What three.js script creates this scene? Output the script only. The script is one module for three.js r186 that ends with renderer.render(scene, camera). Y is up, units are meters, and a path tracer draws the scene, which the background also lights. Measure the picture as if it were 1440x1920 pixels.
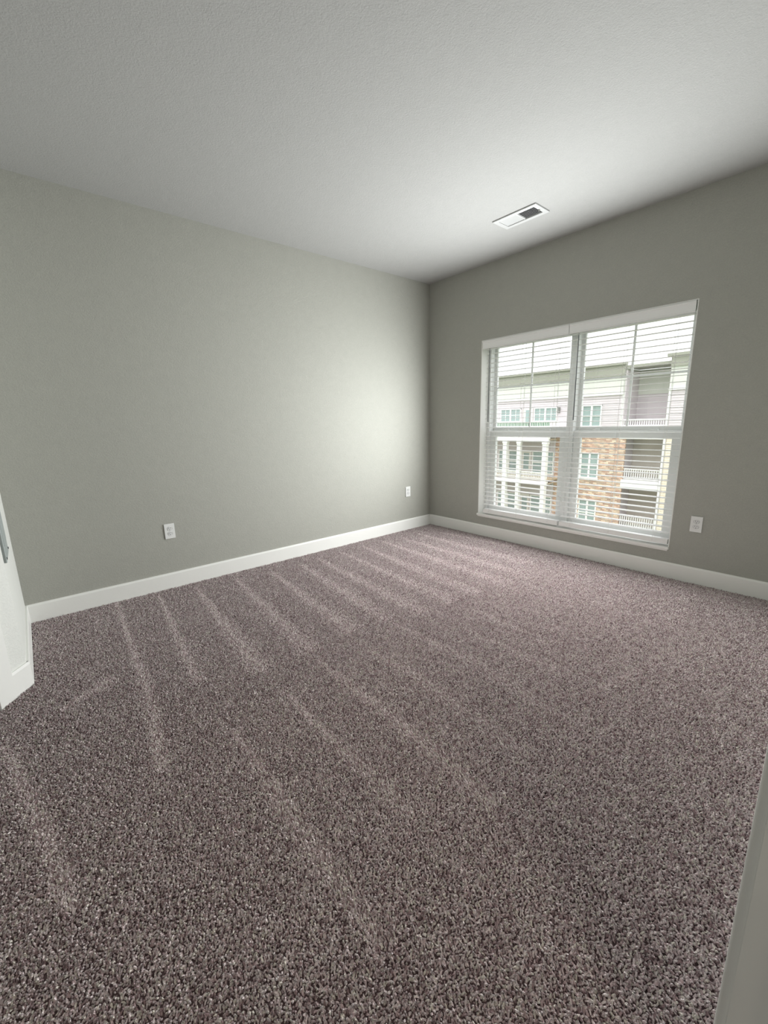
import * as THREE from 'three';
import { mergeGeometries, toCreasedNormals } from 'three/addons/utils/BufferGeometryUtils.js';
import { RoundedBoxGeometry } from 'three/addons/geometries/RoundedBoxGeometry.js';
import { RectAreaLightUniformsLib } from 'three/addons/lights/RectAreaLightUniformsLib.js';

// ------------------------------------------------------------------ camera, sky, light, exposure
const scene = new THREE.Scene();
const camera = new THREE.PerspectiveCamera(101.3, 1440 / 1920, 0.02, 200);
camera.rotation.order = 'YXZ';
camera.rotation.set(THREE.MathUtils.degToRad(-12.118), THREE.MathUtils.degToRad(49.93), THREE.MathUtils.degToRad(-1.427));
camera.position.set(3.524, 1.261, 3.711);
scene.add(camera);

// overcast sky: three times as bright overhead as at the horizon, as an even cloud cover is
{
  const w = 64, h = 128, d = new Float32Array(w * h * 4);
  for (let y = 0; y < h; y++) {
    const el = ((y + 0.5) / h - 0.5) * Math.PI, l = 4.1 * (1 + 2 * Math.max(0, Math.sin(el))) / 3;
    for (let x = 0; x < w; x++) d.set([l * 0.98, l, l * 1.02, 1], (y * w + x) * 4);
  }
  const sky = new THREE.DataTexture(d, w, h, THREE.RGBAFormat, THREE.FloatType);
  sky.mapping = THREE.EquirectangularReflectionMapping; sky.magFilter = THREE.LinearFilter; sky.minFilter = THREE.LinearFilter; sky.needsUpdate = true;
  scene.background = sky;
}

RectAreaLightUniformsLib.init();
const daylight = new THREE.RectAreaLight(new THREE.Color().setRGB(0.97, 1.0, 1.0), 18.2, 1.76, 1.10); // area light just inside the blinds, standing in for daylight through the window
daylight.name = 'window_daylight_stand_in';
daylight.position.set(1.638, 1.22, 0.024);
daylight.lookAt(1.638, 1.22, 3);
scene.add(daylight);

const renderer = new THREE.WebGLRenderer({ antialias: true });
renderer.shadowMap.enabled = true;
renderer.toneMapping = THREE.LinearToneMapping;
renderer.toneMappingExposure = 1.05;

// ------------------------------------------------------------------ helpers
let seed = 12345;
function rnd() { seed = (seed * 1664525 + 1013904223) >>> 0; return seed / 4294967296; }
const used = {};
function numbered(name) {
  const n = used[name] = (used[name] ?? -1) + 1;
  return n ? `${name}_${String(n).padStart(3, '0')}` : name;
}
function setShadow(m) { m.castShadow = true; m.receiveShadow = true; return m; }
function mesh(name, geos, material, parent) {
  const list = (Array.isArray(geos) ? geos : [geos]).map((g) => { const q = g.index ? g.toNonIndexed() : g; for (const k of Object.keys(q.attributes)) if (!['position', 'normal', 'uv'].includes(k)) q.deleteAttribute(k); return q; });
  const m = setShadow(new THREE.Mesh(list.length > 1 ? mergeGeometries(list) : list[0], material));
  m.name = name;
  if (parent) parent.add(m);
  return m;
}
function structure(name, geos, material) {
  const m = mesh(name, geos, material, scene);
  m.userData.kind = 'structure';
  return m;
}
function structureGroup(name) {
  const g = new THREE.Group();
  g.name = name; g.userData.kind = 'structure';
  scene.add(g);
  return g;
}
function thing(name, label, category, [x, y, z], group) {
  const g = new THREE.Group();
  g.name = numbered(name); g.position.set(x, y, z);
  g.userData = { label, category };
  if (group) g.userData.group = group;
  scene.add(g);
  return g;
}
// box from corner to corner with uv in metres
function span(x0, y0, z0, x1, y1, z1) {
  const g = new THREE.BoxGeometry(x1 - x0, y1 - y0, z1 - z0);
  g.translate((x0 + x1) / 2, (y0 + y1) / 2, (z0 + z1) / 2);
  return metres(g);
}
function metres(g) {
  const p = g.attributes.position, n = g.attributes.normal, uv = new Float32Array(p.count * 2);
  for (let i = 0; i < p.count; i++) {
    const ax = Math.abs(n.getX(i)), ay = Math.abs(n.getY(i)), az = Math.abs(n.getZ(i));
    let u, v;
    if (ay >= ax && ay >= az) { u = p.getX(i); v = p.getZ(i); } else if (ax >= az) { u = p.getZ(i); v = p.getY(i); } else { u = p.getX(i); v = p.getY(i); }
    uv[2 * i] = u; uv[2 * i + 1] = v;
  }
  g.setAttribute('uv', new THREE.BufferAttribute(uv, 2));
  return g;
}
function rounded(x0, y0, z0, x1, y1, z1, r, seg = 2) {
  const g = new RoundedBoxGeometry(x1 - x0, y1 - y0, z1 - z0, seg, r);
  g.translate((x0 + x1) / 2, (y0 + y1) / 2, (z0 + z1) / 2);
  return g;
}
function polygon(points, holes = []) {
  const s = new THREE.Shape(points.map(([x, y]) => new THREE.Vector2(x, y)));
  for (const h of holes) s.holes.push(new THREE.Path(h.map(([x, y]) => new THREE.Vector2(x, y))));
  return s;
}
// a profile (outward, up) swept along a straight run on the floor from a to b; outward is to the left of a->b
function run(profile, [ax, az], [bx, bz]) {
  const len = Math.hypot(bx - ax, bz - az);
  const g = new THREE.ExtrudeGeometry(polygon(profile), { depth: len, bevelEnabled: false });
  const d = [(bx - ax) / len, (bz - az) / len];
  const m = new THREE.Matrix4().makeBasis(new THREE.Vector3(d[1], 0, -d[0]), new THREE.Vector3(0, 1, 0), new THREE.Vector3(d[0], 0, d[1]));
  m.setPosition(ax, 0, az);
  g.applyMatrix4(m);
  return g;
}
// plan polygon (x, z) raised from y0 to y1
function plan(points, y0, y1) {
  const g = new THREE.ExtrudeGeometry(polygon(points.map(([x, z]) => [x, -z])), { depth: y1 - y0, bevelEnabled: false });
  g.rotateX(-Math.PI / 2); g.translate(0, y0, 0);
  return metres(g);
}

// ------------------------------------------------------------------ textures
function noiseField(size, cells, s0) {            // tileable value noise
  let s = s0;
  const r = () => { s = (s * 1664525 + 1013904223) >>> 0; return s / 4294967296; };
  const v = new Float32Array(cells * cells).map(r), out = new Float32Array(size * size), k = cells / size;
  const fade = (t) => t * t * (3 - 2 * t);
  for (let y = 0; y < size; y++) {
    const fy = y * k, y0 = Math.floor(fy) % cells, y1 = (y0 + 1) % cells, ty = fade(fy - Math.floor(fy));
    for (let x = 0; x < size; x++) {
      const fx = x * k, x0 = Math.floor(fx) % cells, x1 = (x0 + 1) % cells, tx = fade(fx - Math.floor(fx));
      const a = v[y0 * cells + x0] * (1 - tx) + v[y0 * cells + x1] * tx, b = v[y1 * cells + x0] * (1 - tx) + v[y1 * cells + x1] * tx;
      out[y * size + x] = a * (1 - ty) + b * ty;
    }
  }
  return out;
}
function texture(size, fn, colour, repeat) {
  const d = new Uint8Array(size * size * 4);
  for (let i = 0; i < size * size; i++) {
    const c = fn(i, i % size, Math.floor(i / size));
    d[4 * i] = Math.max(0, Math.min(255, c[0])); d[4 * i + 1] = Math.max(0, Math.min(255, c[1])); d[4 * i + 2] = Math.max(0, Math.min(255, c[2])); d[4 * i + 3] = 255;
  }
  const t = new THREE.DataTexture(d, size, size);
  t.wrapS = t.wrapT = THREE.RepeatWrapping; t.magFilter = THREE.LinearFilter; t.minFilter = THREE.LinearMipmapLinearFilter; t.generateMipmaps = true;
  if (colour) t.colorSpace = THREE.SRGBColorSpace;
  t.repeat.set(repeat, repeat);
  t.needsUpdate = true;
  return t;
}
const nA = noiseField(1024, 256, 3), nB = noiseField(1024, 128, 7), nC = noiseField(1024, 24, 11), nD = noiseField(1024, 400, 17);
const peel = texture(1024, (i) => { const h = 255 * (0.45 * nA[i] + 0.35 * nB[i] + 0.2 * nC[i]); return [h, h, h]; }, false, 1.1);
function paintMap(r, g, b, amount) {
  return texture(1024, (i) => { const k = 1 + amount * ((nD[i] - 0.5) * 0.9 + (nA[i] - 0.5) * 0.7 + (nC[i] - 0.5) * 0.25); return [r * k, g * k, b * k]; }, true, 1.1);
}

// ------------------------------------------------------------------ materials
const M = {
  wall: new THREE.MeshStandardMaterial({ map: paintMap(168, 168, 160, 0.05), roughness: 0.75, bumpMap: peel, bumpScale: 0.0012 }),
  whiteWall: new THREE.MeshStandardMaterial({ map: paintMap(226, 227, 222, 0.03), roughness: 0.6, bumpMap: peel, bumpScale: 0.0010 }),
  ceiling: new THREE.MeshStandardMaterial({ map: paintMap(173, 173, 171, 0.035), roughness: 0.95, bumpMap: peel, bumpScale: 0.0014 }),
  trim: new THREE.MeshPhysicalMaterial({ color: 0xefefeb, roughness: 0.38, bumpMap: peel, bumpScale: 0.0002 }),
  vinyl: new THREE.MeshStandardMaterial({ color: 0xeff1f0, roughness: 0.4 }),
  slat: new THREE.MeshStandardMaterial({ color: 0xf0f0ee, roughness: 0.45 }),
  cord: new THREE.MeshStandardMaterial({ color: 0xe9e9e6, roughness: 0.9 }),
  wand: new THREE.MeshPhysicalMaterial({ color: 0x6d7274, roughness: 0.25, clearcoat: 0.6 }),
  glass: new THREE.MeshPhysicalMaterial({ color: 0xffffff, transmission: 1, thickness: 0, roughness: 0, ior: 1.5 }),
  plate: new THREE.MeshPhysicalMaterial({ color: 0xe7e8e6, roughness: 0.3 }),
  socket: new THREE.MeshPhysicalMaterial({ color: 0xdcdddc, roughness: 0.35 }),
  slot: new THREE.MeshStandardMaterial({ color: 0x2a2a2a, roughness: 0.8 }),
  screw: new THREE.MeshStandardMaterial({ color: 0xd8d8d4, roughness: 0.4, metalness: 0.3 }),
  panelGrey: new THREE.MeshPhysicalMaterial({ color: 0xa2aaa8, roughness: 0.45, metalness: 0.1 }),
  ventWhite: new THREE.MeshStandardMaterial({ color: 0xc2c3c2, roughness: 0.5 }),
  galvanised: new THREE.MeshStandardMaterial({ color: 0x84888a, roughness: 0.6 }),
  carpetBack: new THREE.MeshStandardMaterial({ color: 0x5a4a4c, roughness: 1 }),
  yarn: new THREE.MeshStandardMaterial({ color: 0xffffff, vertexColors: true, roughness: 0.95 }),
  metal: new THREE.MeshStandardMaterial({ color: 0xb9b9b4, roughness: 0.35, metalness: 0.9 }),
  stucco: new THREE.MeshStandardMaterial({ map: paintMap(211, 214, 204, 0.06), roughness: 0.95 }),
  olive: new THREE.MeshStandardMaterial({ map: paintMap(152, 153, 140, 0.05), roughness: 0.9 }),
  lilac: new THREE.MeshStandardMaterial({ color: 0xd0c8cb, roughness: 0.8 }),
  cream: new THREE.MeshStandardMaterial({ color: 0xe4d7c5, roughness: 0.8 }),
  bwhite: new THREE.MeshStandardMaterial({ color: 0xeeeeea, roughness: 0.6 }),
  taupe: new THREE.MeshStandardMaterial({ color: 0xd2cac0, roughness: 0.85 }),
  beige: new THREE.MeshStandardMaterial({ color: 0xc0ad92, roughness: 0.9 }),
  pane: new THREE.MeshPhysicalMaterial({ color: 0x98a9a7, roughness: 0.12 }),
  bdoor: new THREE.MeshStandardMaterial({ color: 0xd9d5cf, roughness: 0.6 }),
  screenGreen: new THREE.MeshStandardMaterial({ color: 0x3f8c62, roughness: 0.9 }),
  rubber: new THREE.MeshStandardMaterial({ color: 0x7c7c78, roughness: 0.9 }),
  lawn: new THREE.MeshStandardMaterial({ map: texture(512, (i, x, y) => { const j = (y * 2) * 1024 + x * 2, k = 0.75 + 0.5 * nA[j]; return [96 * k, 112 * k, 70 * k]; }, true, 0.4), roughness: 1 }),
};
M.brick = (() => {   // far brickwork, courses about a pixel high in the photograph
  const W = 1024, tones = [[208, 178, 156], [200, 164, 143], [214, 188, 166], [188, 150, 132], [218, 196, 174], [206, 180, 158]];
  const cols = 8, rows = 24, bw = W / cols, bh = W / rows;
  let s = 99; const r = () => { s = (s * 1664525 + 1013904223) >>> 0; return s / 4294967296; };
  const pick = Array.from({ length: cols * rows }, () => [tones[Math.floor(r() * tones.length)], 0.85 + 0.3 * r()]);
  const at = (x, y) => { const row = Math.floor(y / bh), off = row % 2 ? bw / 2 : 0, cx = Math.floor(((x + off) % W) / bw), fx = (x + off) % bw, fy = y % bh; return [pick[row * cols + cx], fx < 6 || fy < 6]; };
  const map = texture(W, (i, x, y) => { const [[t, k], joint] = at(x, y); const n = 0.9 + 0.2 * nA[i]; return joint ? [205 * n, 190 * n, 170 * n] : t.map((c) => c * k * n); }, true, 1 / 1.63);
  const bump = texture(W, (i, x, y) => { const v = at(x, y)[1] ? 40 : 200; return [v, v, v]; }, false, 1 / 1.63);
  return new THREE.MeshStandardMaterial({ map, bumpMap: bump, bumpScale: 0.012, roughness: 0.95 });
})();

// ------------------------------------------------------------------ room shell
const H = 2.74, RX = 3.495, RT = 3.61, NEAR = 3.868;          // ceiling height, right wall faces, stub wall face
const WX0 = 0.731, WX1 = 2.546, WY0 = 0.232, WY1 = 2.036, WT = 0.26;
const c45 = Math.hypot(0.153, 0.118), dx = 0.153 / c45, dz = 0.118 / c45;
const corner = [0.9, NEAR], alongCloset = (s, off = 0) => [corner[0] + dx * s - dz * -off * -1, corner[1] + dz * s + dx * -off];  // off > 0 leans into the room
const REAR = 4.7, endS = (REAR - NEAR) / dz, endX = corner[0] + dx * endS;
const HX = 4.95;

structure('floor', span(-0.15, -0.25, -WT, HX + 0.1, 0, REAR + 0.15), M.carpetBack);
{
  const [vx, vz, vw, vd] = [1.514, 0.615, 0.150, 0.066];
  const g = new THREE.ExtrudeGeometry(polygon([[-0.15, WT], [HX + 0.1, WT], [HX + 0.1, -REAR - 0.15], [-0.15, -REAR - 0.15]], [[[vx - vw, -vz - vd], [vx - vw, -vz + vd], [vx + vw, -vz + vd], [vx + vw, -vz - vd]]]), { depth: 0.2, bevelEnabled: false });
  g.rotateX(-Math.PI / 2); g.translate(0, H, 0);
  structure('ceiling', metres(g), M.ceiling);
}
// unseen outer face of this building, its height chosen to shade the facade opposite
structure('unseen_wall_exterior', [span(-24, -8.6, -WT, -0.15, 8, 0.0), span(HX + 0.1, -8.6, -WT, 28, 8, 0.0), span(-0.15, H + 0.2, -WT, HX + 0.1, 8, 0.0), span(-0.15, -8.6, -WT, HX + 0.1, -0.25, 0.0)], M.stucco);
structure('wall_left', span(-0.15, 0, -WT, 0, H, NEAR), M.wall);
{
  const g = new THREE.ExtrudeGeometry(polygon([[0, 0], [RX + 1.4, 0], [RX + 1.4, H], [0, H]], [[[WX0 - 0.006, WY0], [WX0 - 0.006, WY1 + 0.006], [WX1 + 0.006, WY1 + 0.006], [WX1 + 0.006, WY0]]]), { depth: WT, bevelEnabled: false });
  g.translate(0, 0, -WT);
  structure('wall_window', metres(g), M.wall);
}
// short wall with the grey panel, then the angled closet wall with its doorway
const cs0 = 0.192, cs1 = cs0 + 0.74;        // closet doorway along the angled wall
const P = (s, t) => [corner[0] + dx * s - dz * t, corner[1] + dz * s + dx * t];    // t > 0 is into the wall
structure('wall_near', plan([[-0.15, NEAR], [0.9, NEAR], P(cs0 - 0.01, 0), P(cs0 - 0.01, 0.12), P(0.05, 0.12), [-0.15, NEAR + 0.12]], 0, H), M.whiteWall);
structure('wall_closet', [
  plan([P(cs1 + 0.01, 0), [endX, REAR], [endX - 0.1, REAR + 0.1], P(cs1 + 0.01, 0.12)], 0, H),
  plan([P(cs0 - 0.01, 0), P(cs1 + 0.01, 0), P(cs1 + 0.01, 0.12), P(cs0 - 0.01, 0.12)], 2.06, H)], M.whiteWall);
structure('wall_rear', span(endX - 0.1, 0, REAR, HX + 0.1, H, REAR + 0.12), M.wall);
const DZ0 = 2.955, DZ1 = 3.80;
structure('wall_right', [span(RX, 0, 0, RT, H, DZ0), span(RX, 0, DZ1, RT, H, REAR), span(RX, 2.06, DZ0, RT, H, DZ1)], M.wall);
structure('wall_hall', span(HX, 0, 0, HX + 0.1, H, REAR), M.whiteWall);

// baseboards
const BB = [[0, 0], [0.013, 0], [0.013, 0.118], [0.009, 0.131], [0, 0.131]];
structure('baseboard_left', run(BB, [0, 0], [0, NEAR]), M.trim);
structure('baseboard_window', run(BB, [RX, 0], [0, 0]), M.trim);
structure('baseboard_near', [run(BB, [0, NEAR], [0.9 + 0.004, NEAR]), run(BB, P(-0.004, 0), P(cs0 - 0.085, 0))], M.trim);
structure('baseboard_rear', run(BB, [endX, REAR], [RX, REAR]), M.trim);
structure('baseboard_right', [run(BB, [RX, DZ0 - 0.07], [RX, 0]), run(BB, [RX, REAR], [RX, DZ1 + 0.07])], M.trim);

// ------------------------------------------------------------------ doorways
{
  // the doorway the photograph is taken from
  const d = structureGroup('door_1');
  mesh('jamb', [span(RX - 0.002, 0, DZ0, RT + 0.002, 2.05, DZ0 + 0.019), span(RX - 0.002, 0, DZ1 - 0.019, RT + 0.002, 2.05, DZ1), span(RX - 0.002, 2.031, DZ0, RT + 0.002, 2.05, DZ1)], M.trim, d);
  mesh('door_stop', [rounded(RX + 0.045, 0, DZ0 + 0.017, RX + 0.083, 2.031, DZ0 + 0.03, 0.003), rounded(RX + 0.045, 0, DZ1 - 0.03, RX + 0.083, 2.031, DZ1 - 0.017, 0.003)], M.trim, d);
  mesh('casing', [rounded(RX - 0.017, 0, DZ0 - 0.064, RX, 2.11, DZ0 + 0.013, 0.004), rounded(RX - 0.017, 0, DZ1 - 0.013, RX, 2.11, DZ1 + 0.064, 0.004), rounded(RX - 0.017, 2.037, DZ0 - 0.064, RX, 2.11, DZ1 + 0.064, 0.004)], M.trim, d);
  // the closet doorway in the angled wall
  const e = structureGroup('door_2');
  const q = (s0, s1, t0, t1, y0, y1) => plan([P(s0, t0), P(s1, t0), P(s1, t1), P(s0, t1)], y0, y1);
  mesh('casing', [q(cs0 - 0.085, cs0 + 0.004, -0.016, 0.001, 0, 2.13), q(cs1 - 0.004, cs1 + 0.085, -0.016, 0.001, 0, 2.13), q(cs0 - 0.085, cs1 + 0.085, -0.016, 0.001, 2.045, 2.13)], M.trim, e);
  mesh('jamb', [q(cs0 - 0.01, cs0 + 0.01, 0, 0.12, 0, 2.05), q(cs1 - 0.01, cs1 + 0.01, 0, 0.12, 0, 2.05), q(cs0 - 0.01, cs1 + 0.01, 0, 0.12, 2.04, 2.06)], M.trim, e);
  const leaf = mesh('door_leaf', q(cs0 + 0.013, cs1 - 0.013, 0.07, 0.105, 0.012, 2.036), M.trim, e);
  mesh('door_panel', [q(cs0 + 0.12, cs1 - 0.12, 0.062, 0.072, 0.25, 1.0), q(cs0 + 0.12, cs1 - 0.12, 0.062, 0.072, 1.15, 1.9)], M.trim, leaf);
}

// ------------------------------------------------------------------ window
structure('trim_1', [rounded(WX0 - 0.012, WY0, -0.14, WX1 + 0.008, WY0 + 0.022, 0.022, 0.006, 3), rounded(WX0 - 0.004, WY0 - 0.012, 0, WX1, WY0 + 0.004, 0.012, 0.003)], M.trim);  // sill
structure('trim_2', [span(WX0 - 0.006, WY0, -0.14, WX0, WY1, 0.001), span(WX1, WY0, -0.14, WX1 + 0.006, WY1, 0.001), span(WX0 - 0.006, WY1, -0.14, WX1 + 0.006, WY1 + 0.006, 0.001)], M.trim);    // lining of the opening
function windowUnit(n, x0, x1) {
  const w = structureGroup(`window_${n}`), z0 = -0.235, z1 = -0.115, yb = WY0 + 0.004, yt = WY1;
  mesh('window_frame', [rounded(x0, yb, z0, x0 + 0.032, yt, z1, 0.004), rounded(x1 - 0.032, yb, z0, x1, yt, z1, 0.004), rounded(x0, yb, z0, x1, yb + 0.05, z1, 0.004), rounded(x0, yt - 0.035, z0, x1, yt, z1, 0.004),
    rounded(x0 + 0.03, yb, -0.185, x0 + 0.038, yt, -0.177, 0.002), rounded(x1 - 0.038, yb, -0.185, x1 - 0.03, yt, -0.177, 0.002)], M.vinyl, w);
  const frame = (a, b, c, d, za, zb, side, bot, top) => [rounded(a, c, za, a + side, d, zb, 0.004), rounded(b - side, c, za, b, d, zb, 0.004), rounded(a + side - 0.002, c, za, b - side + 0.002, c + bot, zb, 0.004), rounded(a + side - 0.002, d - top, za, b - side + 0.002, d, zb, 0.004)];
  const a = x0 + 0.032, b = x1 - 0.032;
  const up = mesh('upper_sash', frame(a, b, 1.10, yt - 0.03, -0.216, -0.186, 0.03, 0.075, 0.03), M.vinyl, w);
  mesh('pane', span(a + 0.028, 1.172, -0.2015, b - 0.028, yt - 0.058, -0.2005), M.glass, up);
  mesh('muntin', rounded((a + b) / 2 - 0.009, 1.172, -0.207, (a + b) / 2 + 0.009, yt - 0.058, -0.195, 0.003), M.vinyl, up);
  mesh('muntin', rounded(a + 0.028, 1.58 - 0.009, -0.2065, b - 0.028, 1.58 + 0.009, -0.1955, 0.003), M.vinyl, up);
  const lo = mesh('lower_sash', frame(a, b, yb + 0.04, 1.142, -0.172, -0.138, 0.066, 0.045, 0.062), M.vinyl, w);
  mesh('pane', span(a + 0.064, yb + 0.083, -0.1555, b - 0.064, 1.082, -0.1545), M.glass, lo);
  for (const s of [0.22, 0.76]) {
    const lx = a + (b - a) * s;
    const k = new THREE.CylinderGeometry(0.028, 0.03, 0.012, 20, 1, false, -Math.PI / 2, Math.PI); k.scale(1, 1, 0.7); k.translate(lx, 1.148, -0.168);
    mesh('sash_lock', [k, rounded(lx - 0.03, 1.14, -0.17, lx + 0.03, 1.147, -0.142, 0.002), rounded(lx - 0.006, 1.15, -0.165, lx + 0.03, 1.158, -0.155, 0.003)], M.vinyl, lo);
  }
}
windowUnit(1, WX0, 1.6385);
windowUnit(2, 1.6385, WX1);

// ------------------------------------------------------------------ blinds
function blind(label, x0, x1, v0, v1, wandX, cords, railTop, railBot) {
  const b = thing('window_blind', label, 'blind', [(x0 + x1) / 2, WY0 + 0.022, -0.03], 'white slatted blinds in the window');
  const L = (g) => { g.translate(-(x0 + x1) / 2, -(WY0 + 0.022), 0.03); return g; };
  // moulded valance
  const prof = polygon([[0, 0], [0.007, 0.002], [0.009, 0.008], [0.006, 0.013], [0.006, 0.058], [0.010, 0.064], [0.011, 0.072], [0.008, 0.077], [0, 0.078]]);
  const v = new THREE.ExtrudeGeometry(prof, { depth: v1 - v0, bevelEnabled: false, curveSegments: 4 });
  v.applyMatrix4(new THREE.Matrix4().makeBasis(new THREE.Vector3(0, 0, 1), new THREE.Vector3(0, 1, 0), new THREE.Vector3(-1, 0, 0)));
  v.translate(v1, 1.956, 0.001);
  mesh('valance', L(v), M.slat, b);
  mesh('head_rail', L(rounded(x0, 1.975, -0.058, x1, 2.03, -0.006, 0.003)), M.slat, b);
  // slats: gently crowned section
  const top = [], bot = [];
  for (let i = 0; i <= 6; i++) { const t = i / 6 * 2 - 1, z = t * 0.025, y = 0.0016 * (1 - t * t); top.push([z, y + 0.0014]); bot.unshift([z, y - 0.0014]); }
  const sg = new THREE.ExtrudeGeometry(polygon([...top, ...bot]), { depth: x1 - x0, bevelEnabled: false });
  sg.applyMatrix4(new THREE.Matrix4().makeBasis(new THREE.Vector3(0, 0, 1), new THREE.Vector3(0, 1, 0), new THREE.Vector3(-1, 0, 0)));
  sg.translate((x1 - x0) / 2, 0, 0);
  for (let i = 0; i < 36; i++) {
    const s = mesh('slat', sg, M.slat, b);
    s.position.set(0, 1.9505 - 0.04555 * i - (WY0 + 0.022), 0);
    s.rotation.x = (rnd() - 0.5) * 0.02 + 0.03;
    s.rotation.z = (rnd() - 0.5) * 0.0012;
  }
  mesh('bottom_rail', L(rounded(x0, railBot, -0.057, x1, railTop, -0.004, 0.004)), M.slat, b);
  for (const cx of cords) {
    const parts = [];
    for (const z of [-0.0565, -0.0035]) { const c = new THREE.CylinderGeometry(0.0011, 0.0011, 1.975 - railTop, 6); c.translate(cx, (1.975 + railTop) / 2, z); parts.push(c); }
    const k = new THREE.CylinderGeometry(0.0012, 0.0012, 1.975 - railTop, 6); k.translate(cx + 0.006, (1.975 + railTop) / 2, -0.0565); parts.push(k);
    const cap = new THREE.CylinderGeometry(0.007, 0.007, 0.004, 14); cap.rotateX(Math.PI / 2); cap.translate(cx, (railTop + railBot) / 2, -0.003); parts.push(cap);
    mesh('ladder_cord', parts.map(L), M.cord, b);
  }
  const wand = new THREE.CylinderGeometry(0.0042, 0.0048, 0.70, 6); wand.translate(wandX, 1.935 - 0.35, 0.006);
  const hook = new THREE.TorusGeometry(0.006, 0.0013, 6, 14); hook.translate(wandX, 1.941, 0.006);
  mesh('tilt_wand', [L(wand), L(hook)], M.wand, b);
}
blind('white slatted blind over the window half nearer the room corner', 0.785, 1.634, 0.741, 1.6365, 0.83, [0.862, 1.195, 1.535], 0.309, 0.263);
blind('white slatted blind over the window half nearer the low wall outlet', 1.651, 2.536, 1.6415, 2.540, 1.727, [1.755, 2.093, 2.43], 0.309, 0.268);

// ------------------------------------------------------------------ outlets
function outlet(label, at, turn) {
  const o = thing('wall_outlet', label, 'outlet', at, 'white duplex outlets');
  o.rotation.y = turn;
  const s = polygon([[-0.0365, -0.059], [0.0365, -0.059], [0.0365, 0.059], [-0.0365, 0.059]]);
  const g = new THREE.ExtrudeGeometry(s, { depth: 0.002, bevelEnabled: true, bevelThickness: 0.004, bevelSize: -0.0035, bevelOffset: 0, bevelSegments: 3 });
  g.translate(0, 0, 0.001);
  mesh('cover_plate', g, M.plate, o);
  for (const y of [-0.0195, 0.0195]) {
    const c = new THREE.Shape(); const r = 0.0172;
    c.absarc(0, 0, r, Math.PI * 0.23, Math.PI * 0.77, false); c.absarc(0, 0, r, Math.PI * 1.23, Math.PI * 1.77, false); c.closePath();
    const f = new THREE.ExtrudeGeometry(c, { depth: 0.0015, bevelEnabled: true, bevelThickness: 0.0008, bevelSize: 0.0006, bevelSegments: 2, curveSegments: 14 });
    f.translate(0, y, 0.0062);
    const face = mesh('receptacle', f, M.socket, o);
    const hole = new THREE.CylinderGeometry(0.0026, 0.0026, 0.0012, 12); hole.rotateX(Math.PI / 2); hole.translate(0, y - 0.0085, 0.0084);
    mesh('slot', [span(-0.0075, y + 0.001, 0.0078, -0.0052, y + 0.0095, 0.009), span(0.0052, y + 0.002, 0.0078, 0.0075, y + 0.009, 0.009), hole], M.slot, face);
    const ring = new THREE.TorusGeometry(r + 0.001, 0.0007, 6, 24); ring.scale(1, 0.84, 1); ring.translate(0, y, 0.0068);
    mesh('groove', ring, M.slot, face);
  }
  const sc = new THREE.CylinderGeometry(0.0032, 0.0032, 0.0014, 12); sc.rotateX(Math.PI / 2); sc.translate(0, 0, 0.0076);
  mesh('screw', [sc], M.screw, o);
}
outlet('white wall outlet on the long left wall, far from the room corner', [0, 0.467, 2.944], Math.PI / 2);
outlet('small white wall outlet on the left wall close to the room corner', [0, 0.459, 0.377], Math.PI / 2);
outlet('white wall outlet to the right of the window', [2.708, 0.462, 0], 0);

// ------------------------------------------------------------------ ceiling register
{
  const v = thing('ceiling_vent', 'white metal air register in the ceiling, its far half dark', 'vent', [1.514, H, 0.615]);
  const hw = 0.181, hd = 0.097, iw = 0.146, id = 0.062;
  const s = polygon([[-hw, -hd], [hw, -hd], [hw, hd], [-hw, hd]], [[[-iw, -id], [-iw, id], [iw, id], [iw, -id]]]);
  const g = new THREE.ExtrudeGeometry(s, { depth: 0.003, bevelEnabled: true, bevelThickness: 0.003, bevelSize: 0.003, bevelOffset: -0.003, bevelSegments: 2 });
  g.rotateX(Math.PI / 2); g.translate(0, -0.003, 0);
  mesh('frame', g, M.ventWhite, v);
  const n = 11;
  for (const side of [-1, 1]) for (let i = 0; i < n; i++) {
    const b = new THREE.BoxGeometry(0.017, 0.0011, 2 * id);
    const m = mesh('vane', b, M.ventWhite, v);
    m.position.set(side * (0.008 + (i + 0.5) * (iw - 0.010) / n), -0.0005, 0);
    m.rotation.z = side < 0 ? 0.62 : -0.66;
  }
  mesh('divider', span(-0.007, -0.004, -id, 0.007, 0.003, id), M.ventWhite, v);
  mesh('duct', [span(-iw, 0.50, -id, iw, 0.505, id), span(-iw - 0.003, 0.004, -id, -iw, 0.505, id), span(iw, 0.004, -id, iw + 0.003, 0.505, id), span(-iw, 0.004, -id - 0.003, iw, 0.505, -id), span(-iw, 0.004, id, iw, 0.505, id + 0.003)], M.galvanised, v);
  mesh('damper_lever', [rounded(0.150, -0.014, -0.006, 0.153, -0.004, 0.010, 0.001), rounded(0.146, -0.016, -0.008, 0.158, -0.013, 0.002, 0.001)], M.metal, v);
  for (const x of [-0.165, 0.165]) { const c = new THREE.CylinderGeometry(0.004, 0.004, 0.003, 12); c.translate(x, -0.007, 0.02); mesh('screw', c, M.screw, v); }
}

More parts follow.
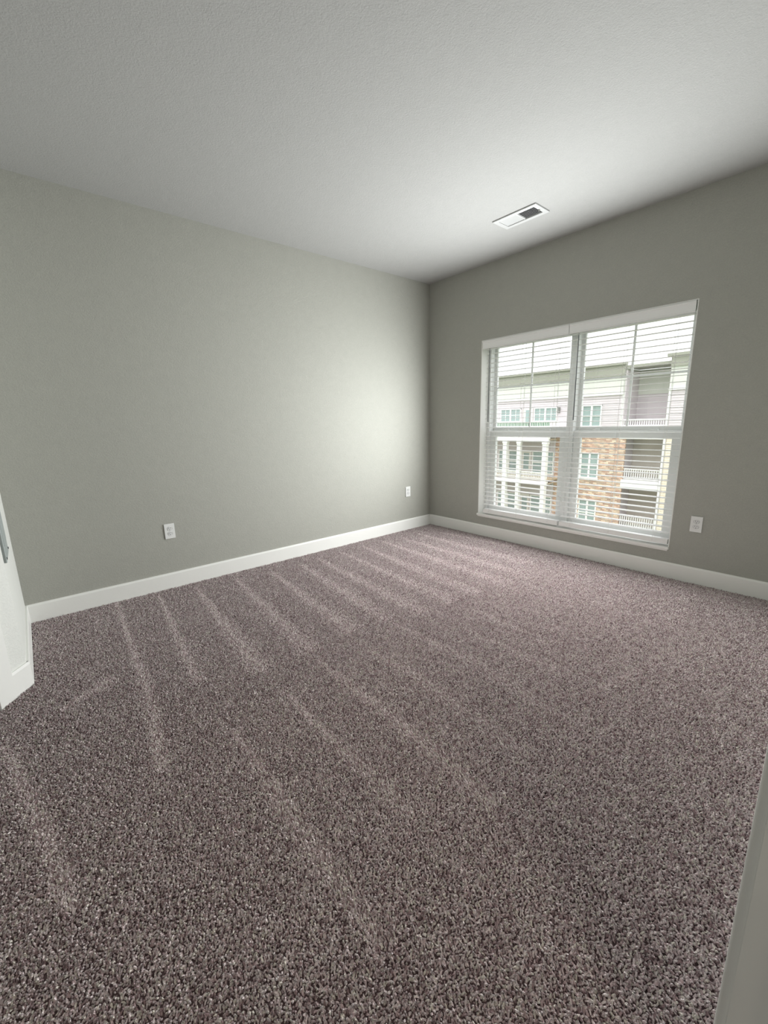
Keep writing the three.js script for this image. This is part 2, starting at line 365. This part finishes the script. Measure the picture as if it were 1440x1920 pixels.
// ------------------------------------------------------------------ grey electrical panel on the short wall
{
  const p = thing('electrical_panel', 'grey metal electrical panel set on the short wall at the left edge', 'electrical panel', [0.757, 0.645, NEAR]);
  mesh('cover', rounded(-0.137, 0, -0.012, 0.137, 0.92, 0, 0.004), M.panelGrey, p);
  const door = mesh('panel_door', rounded(-0.098, 0.075, -0.0145, 0.098, 0.85, -0.010, 0.002), M.panelGrey, p);
  mesh('latch', rounded(-0.085, 0.45, -0.019, -0.065, 0.50, -0.0135, 0.002), M.slot, door);
  for (const [x, y] of [[-0.122, 0.02], [0.122, 0.02], [-0.122, 0.9], [0.122, 0.9]]) { const c = new THREE.CylinderGeometry(0.006, 0.006, 0.003, 12); c.rotateX(Math.PI / 2); c.translate(x, y, -0.013); mesh('screw', c, M.slot, p); }
}

// ------------------------------------------------------------------ unseen warm lamp on the hall ceiling, placed to light doorway and room
{
  const l = thing('unseen_ceiling_lamp', 'unseen round flush lamp on the hall ceiling, placed to light the doorway and room', 'lamp', [4.25, H, 3.35]);
  const rim = new THREE.CylinderGeometry(0.17, 0.18, 0.03, 40); rim.translate(0, -0.015, 0);
  mesh('rim', rim, M.ventWhite, l);
  const prof = []; for (let i = 0; i <= 10; i++) { const a = i / 10 * Math.PI / 2; prof.push(new THREE.Vector2(0.155 * Math.cos(a) + 0.0001, -0.03 - 0.055 * Math.sin(a))); }
  mesh('diffuser', new THREE.LatheGeometry(prof, 40), new THREE.MeshStandardMaterial({ color: 0xffffff, emissive: 0xffe2bd, emissiveIntensity: 1.2, roughness: 0.6 }), l);
  const bulb = new THREE.RectAreaLight(new THREE.Color().setRGB(1.0, 0.90, 0.76), 42, 0.26, 0.26);
  bulb.name = 'unseen_hall_lamp_light';
  bulb.position.set(4.25, H - 0.092, 3.35);
  bulb.lookAt(4.25, 0, 3.35);
  scene.add(bulb);
}

// ------------------------------------------------------------------ carpet pile
{
  // vacuum passes: centre line points (x, z, width); inside them the pile lies the other way and flatter
  const passes = [
    [[0.04, 3.37, 0.03], [1.34, 3.43, 0.06], [1.93, 3.5, 0.06]], [[0.12, 3.1, 0.03], [1.44, 3.22, 0.07]], [[0.16, 2.84, 0.03], [1.56, 2.94, 0.14]], [[0.2, 2.53, 0.04], [1.58, 2.65, 0.14]],
    [[0.25, 2.24, 0.04], [1.55, 2.34, 0.15]], [[0.26, 1.95, 0.05], [1.58, 2.08, 0.15]], [[0.22, 1.75, 0.05], [1.66, 1.84, 0.16]], [[0.2, 1.48, 0.05], [1.68, 1.56, 0.16]],
    [[0.19, 1.2, 0.05], [1.71, 1.32, 0.16]], [[0.21, 0.93, 0.05], [1.77, 1.01, 0.16]], [[0.24, 0.7, 0.05], [1.71, 0.73, 0.16]], [[0.25, 0.44, 0.05], [1.58, 0.46, 0.16]], [[0.39, 0.23, 0.05], [1.24, 0.12, 0.12]],
    [[1.64, 2.09, 0.04], [2.25, 2.07, 0.1], [2.8, 2.12, 0.12]], [[1.8, 2.41, 0.03], [2.14, 2.38, 0.085], [2.76, 2.42, 0.11]], [[1.71, 2.67, 0.03], [2.26, 2.67, 0.09], [2.85, 2.7, 0.11]],
    [[1.81, 2.93, 0.02], [2.23, 2.94, 0.07], [2.7, 2.93, 0.07]], [[1.92, 3.22, 0.03], [2.41, 3.23, 0.09], [2.9, 3.23, 0.08]], [[1.89, 1.56, 0.05], [2.45, 1.6, 0.12]], [[2.01, 1.82, 0.04], [2.6, 1.81, 0.11]],
    [[1.38, 3.96, 0.03], [1.84, 3.87, 0.06], [2.3, 3.8, 0.06]], [[2.79, 1.95, 0.03], [2.9, 1.31, 0.12], [3.01, 0.65, 0.30]], [[1.25, 3.76, 0.02], [1.12, 3.54, 0.12]]];
  const nap = (x, z) => {
    let best = 0;
    for (const p of passes) for (let i = 0; i + 1 < p.length; i++) {
      const [ax, az, aw] = p[i], [bx, bz, bw] = p[i + 1];
      const l2 = (bx - ax) ** 2 + (bz - az) ** 2, t = ((x - ax) * (bx - ax) + (z - az) * (bz - az)) / l2;
      if (t < -0.02 || t > 1.02) continue;
      const d = Math.abs((x - ax) * (bz - az) - (z - az) * (bx - ax)) / Math.sqrt(l2), w = (aw + (bw - aw) * t) / 2;
      best = Math.max(best, Math.min(1, Math.max(0, 1.25 - d / w * 0.9)));
    }
    return best;
  };
  // one tuft of twisted yarn: a tapered bent prism
  const ring = (y, off, r, turn) => [0, 1, 2, 3].map((k) => { const a = turn + k * Math.PI / 2; return [off + r * Math.cos(a), y, r * Math.sin(a)]; });
  const rings = [ring(0, 0, 0.0020, 0), ring(0.0055, 0.0008, 0.0024, 0.5), ring(0.0095, 0.0030, 0.0021, 1.1)];
  const tip = [0.0038, 0.0104, 0], pos = [], tri = (...p) => p.forEach((q) => pos.push(...q));
  for (let j = 0; j < 2; j++) for (let k = 0; k < 4; k++) { const a = rings[j][k], b = rings[j][(k + 1) % 4], c = rings[j + 1][(k + 1) % 4], d = rings[j + 1][k]; tri(a, c, b); tri(a, d, c); }
  for (let k = 0; k < 4; k++) tri(rings[2][k], tip, rings[2][(k + 1) % 4]);
  let tg = new THREE.BufferGeometry();
  tg.setAttribute('position', new THREE.BufferAttribute(new Float32Array(pos), 3));
  tg.computeVertexNormals();
  tg = toCreasedNormals(tg, 1.0);
  // the cut end of a yarn, its last four faces, is coloured darker to deepen the shading of the tracks
  const vc = new Float32Array(pos.length).fill(1); vc.fill(0.45, pos.length - 36);
  tg.setAttribute('color', new THREE.BufferAttribute(vc, 3));
  const spots = [], step = 0.0053;
  const inside = (x, z) => x > 0.014 && z > 0.014 && (x < RX - 0.014 || (z > DZ0 + 0.02 && z < DZ1 - 0.02 && x < RT + 0.1)) && z < REAR - 0.02 && (z < NEAR - 0.016 || (x - corner[0]) * -dz + (z - corner[1]) * dx < -0.018);
  for (let x = 0.015; x < RT + 0.1; x += step) for (let z = 0.015; z < 4.3; z += step) {
    const px = x + (rnd() - 0.5) * step * 0.9, pz = z + (rnd() - 0.5) * step * 0.9;
    // out of the photograph's reach: behind the camera
    if ((px - 3.1) * 0.75 + (pz - 3.35) * 0.66 > 0.3) continue;
    if (inside(px, pz)) spots.push([px, pz]);
  }
  const pile = new THREE.InstancedMesh(tg, M.yarn, spots.length);
  pile.name = 'carpet_pile'; setShadow(pile);
  pile.userData = { kind: 'stuff', label: 'mauve brown cut pile carpet with vacuum tracks', category: 'carpet' };
  const m4 = new THREE.Matrix4(), q1 = new THREE.Quaternion(), q2 = new THREE.Quaternion(), ax = new THREE.Vector3(), up = new THREE.Vector3(0, 1, 0), sc = new THREE.Vector3(), ps = new THREE.Vector3(), col = new THREE.Color();
  const yarns = [[0.74, 0.645, 0.65], [0.80, 0.72, 0.715], [0.66, 0.55, 0.56], [0.75, 0.70, 0.64], [0.54, 0.42, 0.43], [0.34, 0.245, 0.255]];
  spots.forEach(([x, z], i) => {
    const k = Math.max(nap(x, z), x > 1.72 ? 0.06 + 0.24 * Math.min(1, Math.max(0, (x - 1.9) / 0.8)) : 0);    // past the ends of the first strokes the pile is brushed both ways
    const toward = k > rnd() ? 1 : 0;
    // the pile lies towards the left wall in a pass, and the other way, more upright, beside it
    const lean = toward ? 0.50 + 0.35 * rnd() : 0.30 + 0.45 * rnd();
    const dir = (toward ? Math.PI : 0.0) + (rnd() - 0.5) * (toward ? 1.5 : 1.9);
    q1.setFromAxisAngle(ax.set(Math.sin(dir), 0, -Math.cos(dir)), lean);   // lean towards (cos dir, sin dir) in (x, z)
    q2.setFromAxisAngle(up, rnd() * Math.PI * 2);
    q1.multiply(q2);
    const s = 0.85 + 0.4 * rnd();
    sc.set(s, s * (0.85 + 0.3 * rnd()), s); ps.set(x, -0.001, z);
    m4.compose(ps, q1, sc);
    pile.setMatrixAt(i, m4);
    const y = yarns[Math.floor(Math.pow(rnd(), 1.15) * yarns.length)], v = 0.85 + 0.3 * rnd();
    pile.setColorAt(i, col.setRGB(y[0] * v, y[1] * v, y[2] * v));
  });
  scene.add(pile);
}

// ------------------------------------------------------------------ outside: ground and the apartment building across the court
const GY = -8.6;
structure('ground', span(-45, GY - 0.3, -45, 45, GY, -0.3), M.lawn);
{
  const FZ = -20, b = thing('apartment_building', 'pale apartment building with balconies seen through the window', 'building', [-5, GY, FZ]);
  const O = (g) => { g.translate(5, -GY, -FZ); return g; };
  const box = (x0, y0, z0, x1, y1, z1) => O(span(x0, y0, FZ + z0, x1, y1, FZ + z1));
  const part = (name, geos, mat, parent = b) => mesh(name, geos, mat, parent);
  function siding(x0, x1, y0, y1, z, mat, side) {          // real lapped boards
    const pts = [[-0.03, y0]], e = 0.115;
    for (let y = y0; y < y1 - 0.001; y += e) { pts.push([0.018, y]); pts.push([0.002, Math.min(y + e, y1)]); }
    pts.push([-0.03, y1]);
    const g = new THREE.ExtrudeGeometry(polygon(pts), { depth: x1 - x0, bevelEnabled: false });
    g.applyMatrix4(new THREE.Matrix4().makeBasis(new THREE.Vector3(0, 0, 1), new THREE.Vector3(0, 1, 0), new THREE.Vector3(-1, 0, 0)));
    if (side === undefined) g.translate(x1, 0, FZ + z);
    else { g.translate(x1, 0, 0); g.rotateY(Math.PI / 2); }
    const m = part('siding', O(g), mat); m.userData.kind = 'stuff';
    return m;
  }
  function win(x0, x1, y0, y1, z, lights = 1, grid = 0, rail = true) {
    const t = 0.055, geos = [box(x0, y0, z, x0 + t, y1, z + 0.07), box(x1 - t, y0, z, x1, y1, z + 0.07), box(x0, y1 - t, z, x1, y1, z + 0.08), box(x0 - 0.03, y0 - 0.03, z, x1 + 0.03, y0 + t, z + 0.09)];
    const w = (x1 - x0) / lights;
    for (let i = 1; i < lights; i++) geos.push(box(x0 + w * i - 0.05, y0, z, x0 + w * i + 0.05, y1, z + 0.07));
    const f = part('window', geos, M.bwhite);
    const inn = [];
    for (let i = 0; i < lights; i++) {
      const a = x0 + w * i + t, c = x0 + w * (i + 1) - t;
      part('pane', box(a, y0 + t, z + 0.01, c, y1 - t, z + 0.022), M.pane, f);
      if (rail) inn.push(box(a, (y0 + y1) / 2 - 0.03, z + 0.02, c, (y0 + y1) / 2 + 0.03, z + 0.055));
      for (let k = 1; k < grid; k++) inn.push(box(a + (c - a) * k / grid - 0.014, y0 + t, z + 0.02, a + (c - a) * k / grid + 0.014, y1 - t, z + 0.04));
      if (grid) inn.push(box(a, y0 + (y1 - y0) * 0.5 - 0.014, z + 0.02, c, y0 + (y1 - y0) * 0.5 + 0.014, z + 0.04));
    }
    if (inn.length) part('muntin', inn, M.bwhite, f);
  }
  function railing(x0, x1, y0, y1, z) {
    const r = part('railing', [box(x0, y1 - 0.045, z - 0.03, x1, y1, z + 0.03), box(x0, y0, z - 0.025, x1, y0 + 0.045, z + 0.025)], M.bwhite);
    const g = [];
    for (let x = x0 + 0.05; x < x1; x += 0.105) g.push(box(x - 0.017, y0 + 0.04, z - 0.017, x + 0.017, y1 - 0.04, z + 0.017));
    const bl = part('baluster', g, M.bwhite, r); bl.userData.kind = 'stuff';
  }
  // main body behind the faces
  part('wall_body', [box(-24, GY, -9, -5.4, 3.6, -0.06), box(-3.42, GY, -9, 8, 3.7, -0.06), box(-5.4, GY, -9, -3.42, 3.6, -1.76)], M.stucco);
  // left block
  part('parapet', [box(-24, 3.30, -0.1, -5.42, 3.86, 0.10), box(-24, 3.78, -0.1, -5.40, 3.88, 0.2), box(-24, 3.26, -0.1, -5.42, 3.32, 0.13)], M.olive);
  part('stucco_band', box(-24, 2.36, -0.1, -5.42, 3.28, 0.03), M.stucco);
  part('ledge', [box(-24, 2.33, -0.1, -5.40, 2.42, 0.09)], M.bwhite);
  siding(-24, -5.46, 0.66, 2.34, 0, M.lilac);
  part('corner_board', box(-5.5, 0.16, -0.1, -5.40, 2.34, 0.03), M.bwhite);
  win(-12.71, -11.26, 1.05, 1.86, 0.01, 2, 2, false);
  win(-10.37, -8.92, 1.05, 1.86, 0.01, 2, 2, false);
  const d1 = part('balcony_door', [box(-11.12, 0.55, 0.0, -10.45, 1.84, 0.05)], M.bdoor);
  part('pane', box(-10.92, 0.75, 0.045, -10.65, 1.74, 0.058), M.pane, d1);
  part('wall_lamp', [box(-8.86, 1.52, 0.02, -8.76, 1.84, 0.10)], M.rubber);
  win(-7.48, -6.44, 0.72, 1.87, 0.01, 2, 0, true);
  part('belt_course', box(-8.75, 0.16, -0.1, -5.40, 0.68, 0.05), M.bwhite);
  part('brickwork', box(-8.9, GY, -0.1, -5.14, 0.17, 0.02), M.brick);
  win(-7.36, -6.39, -2.07, -0.67, 0.02, 2, 0, true);
  win(-7.30, -6.33, -4.76, -3.30, 0.02, 2, 0, true);
  // left block's porches: column line about 1.2 m in front of the wall
  const k = 0.949, fx = (x) => 3.52 + (x - 3.52) * k, fy = (y) => 1.26 + (y - 1.26) * k, PZ = 1.2;
  for (const [yt, yb] of [[0.12, -0.10], [-2.52, -2.74], [-5.2, -5.42]]) {
    part('porch_beam', box(-16, fy(yb), PZ - 0.12, fx(-9.34), fy(yt), PZ + 0.1), M.bwhite);
    part('porch_ceiling', box(-16, fy(yb) + 0.06, 0.0, fx(-9.34), fy(yb) + 0.1, PZ), M.beige);
  }
  part('balcony_floor', [box(-16, fy(0.52), 0, fx(-8.75), fy(0.70), PZ + 0.12)], M.bwhite);
  part('porch_floor', [box(-16, fy(-2.5), 0, fx(-9.34), fy(-2.4), PZ), box(-16, fy(-5.2), 0, fx(-9.34), fy(-5.1), PZ)], M.beige);
  for (const [x0, x1] of [[-13.22, -13.02], [-12.42, -12.15], [-11.4, -11.18], [-9.68, -9.42]])
    part('column', [box(fx(x0), GY, PZ - 0.13, fx(x1), fy(-0.1), PZ + 0.125), box(fx(x0) - 0.03, fy(-0.28), PZ - 0.15, fx(x1) + 0.03, fy(-0.1), PZ + 0.15)], M.bwhite);
  railing(-16, fx(-8.8), fy(0.74), fy(1.04), PZ);
  part('green_screen', box(-16, fy(0.78), PZ - 0.10, fx(-9.4), fy(1.0), PZ - 0.08), M.screenGreen);
  railing(-16, fx(-9.5), fy(-2.38), fy(-1.98), PZ);
  railing(-16, fx(-9.5), fy(-5.05), fy(-4.65), PZ);
  siding(-24, -8.9, -2.7, 0.1, 0, M.lilac);
  siding(-24, -8.9, -5.4, -2.7, 0, M.lilac);
  for (const dy of [0, -2.7]) {
    win(-12.75, -12.38, -2.05 + dy, -0.72 + dy, 0.01, 1, 0, true);
    win(-12.0, -11.35, -2.05 + dy, -0.72 + dy, 0.01, 1, 0, true);
    const d2 = part('porch_door', box(-11.08, -2.4 + dy, 0.0, -10.42, -0.68 + dy, 0.05), M.bdoor);
    part('pane', box(-10.93, -1.9 + dy, 0.045, -10.57, -0.84 + dy, 0.058), M.pane, d2);
    win(-10.34, -9.62, -2.05 + dy, -0.70 + dy, 0.01, 1, 0, true);
    win(-9.4, -8.95, -2.05 + dy, -0.70 + dy, 0.01, 1, 0, true);
  }
  // recessed balconies between the two blocks
  siding(-5.4, -3.42, 0.6, 2.34, -1.7, M.lilac);
  siding(-5.4, -3.42, GY, 0.1, -1.7, M.taupe);
  part('recess_stucco', box(-5.4, 2.34, -1.75, -3.42, 3.5, -1.68), M.stucco);
  part('recess_side', [box(-5.5, GY, -1.75, -5.36, 3.5, -0.02), box(-3.46, GY, -1.75, -3.40, 3.5, -0.02)], M.lilac);
  part('recess_roof', [box(-5.45, 3.62, -1.8, -3.40, 3.74, 0.0)], M.olive);
  part('balcony_slab', [box(-5.45, 0.10, -1.7, -3.40, 0.20, 0.04), box(-5.45, 0.56, -1.7, -3.40, 0.74, 0.04), box(-5.2, -2.39, -1.7, -3.40, -2.0, 0.04), box(-5.2, -5.1, -1.7, -3.40, -4.72, 0.04)], M.bwhite);
  railing(-5.38, -3.46, 0.75, 1.09, -0.06);
  railing(-5.12, -3.46, -1.95, -1.42, -0.06);
  railing(-5.12, -3.46, -4.68, -3.86, -0.06);
  // right block
  part('parapet', [box(-3.46, 3.46, -0.1, 8, 4.02, 0.10), box(-3.62, 3.92, -0.1, 8, 4.05, 0.2)], M.olive);
  part('stucco_band', box(-3.44, 2.44, -0.1, 8, 3.48, 0.03), M.stucco);
  part('ledge', box(-3.46, 2.40, -0.1, 8, 2.48, 0.09), M.bwhite);
  siding(-3.36, 8, 0.66, 2.42, 0, M.lilac);
  part('corner_board', [box(-3.46, 0.16, -0.1, -3.34, 2.42, 0.03), box(-3.46, GY, -0.1, -3.34, 0.17, 0.03)], M.bwhite);
  part('belt_course', box(-3.46, 0.16, -0.1, 8, 0.68, 0.05), M.bwhite);
  siding(-3.36, 8, GY, 0.17, 0, M.cream);
}

renderer.render(scene, camera);
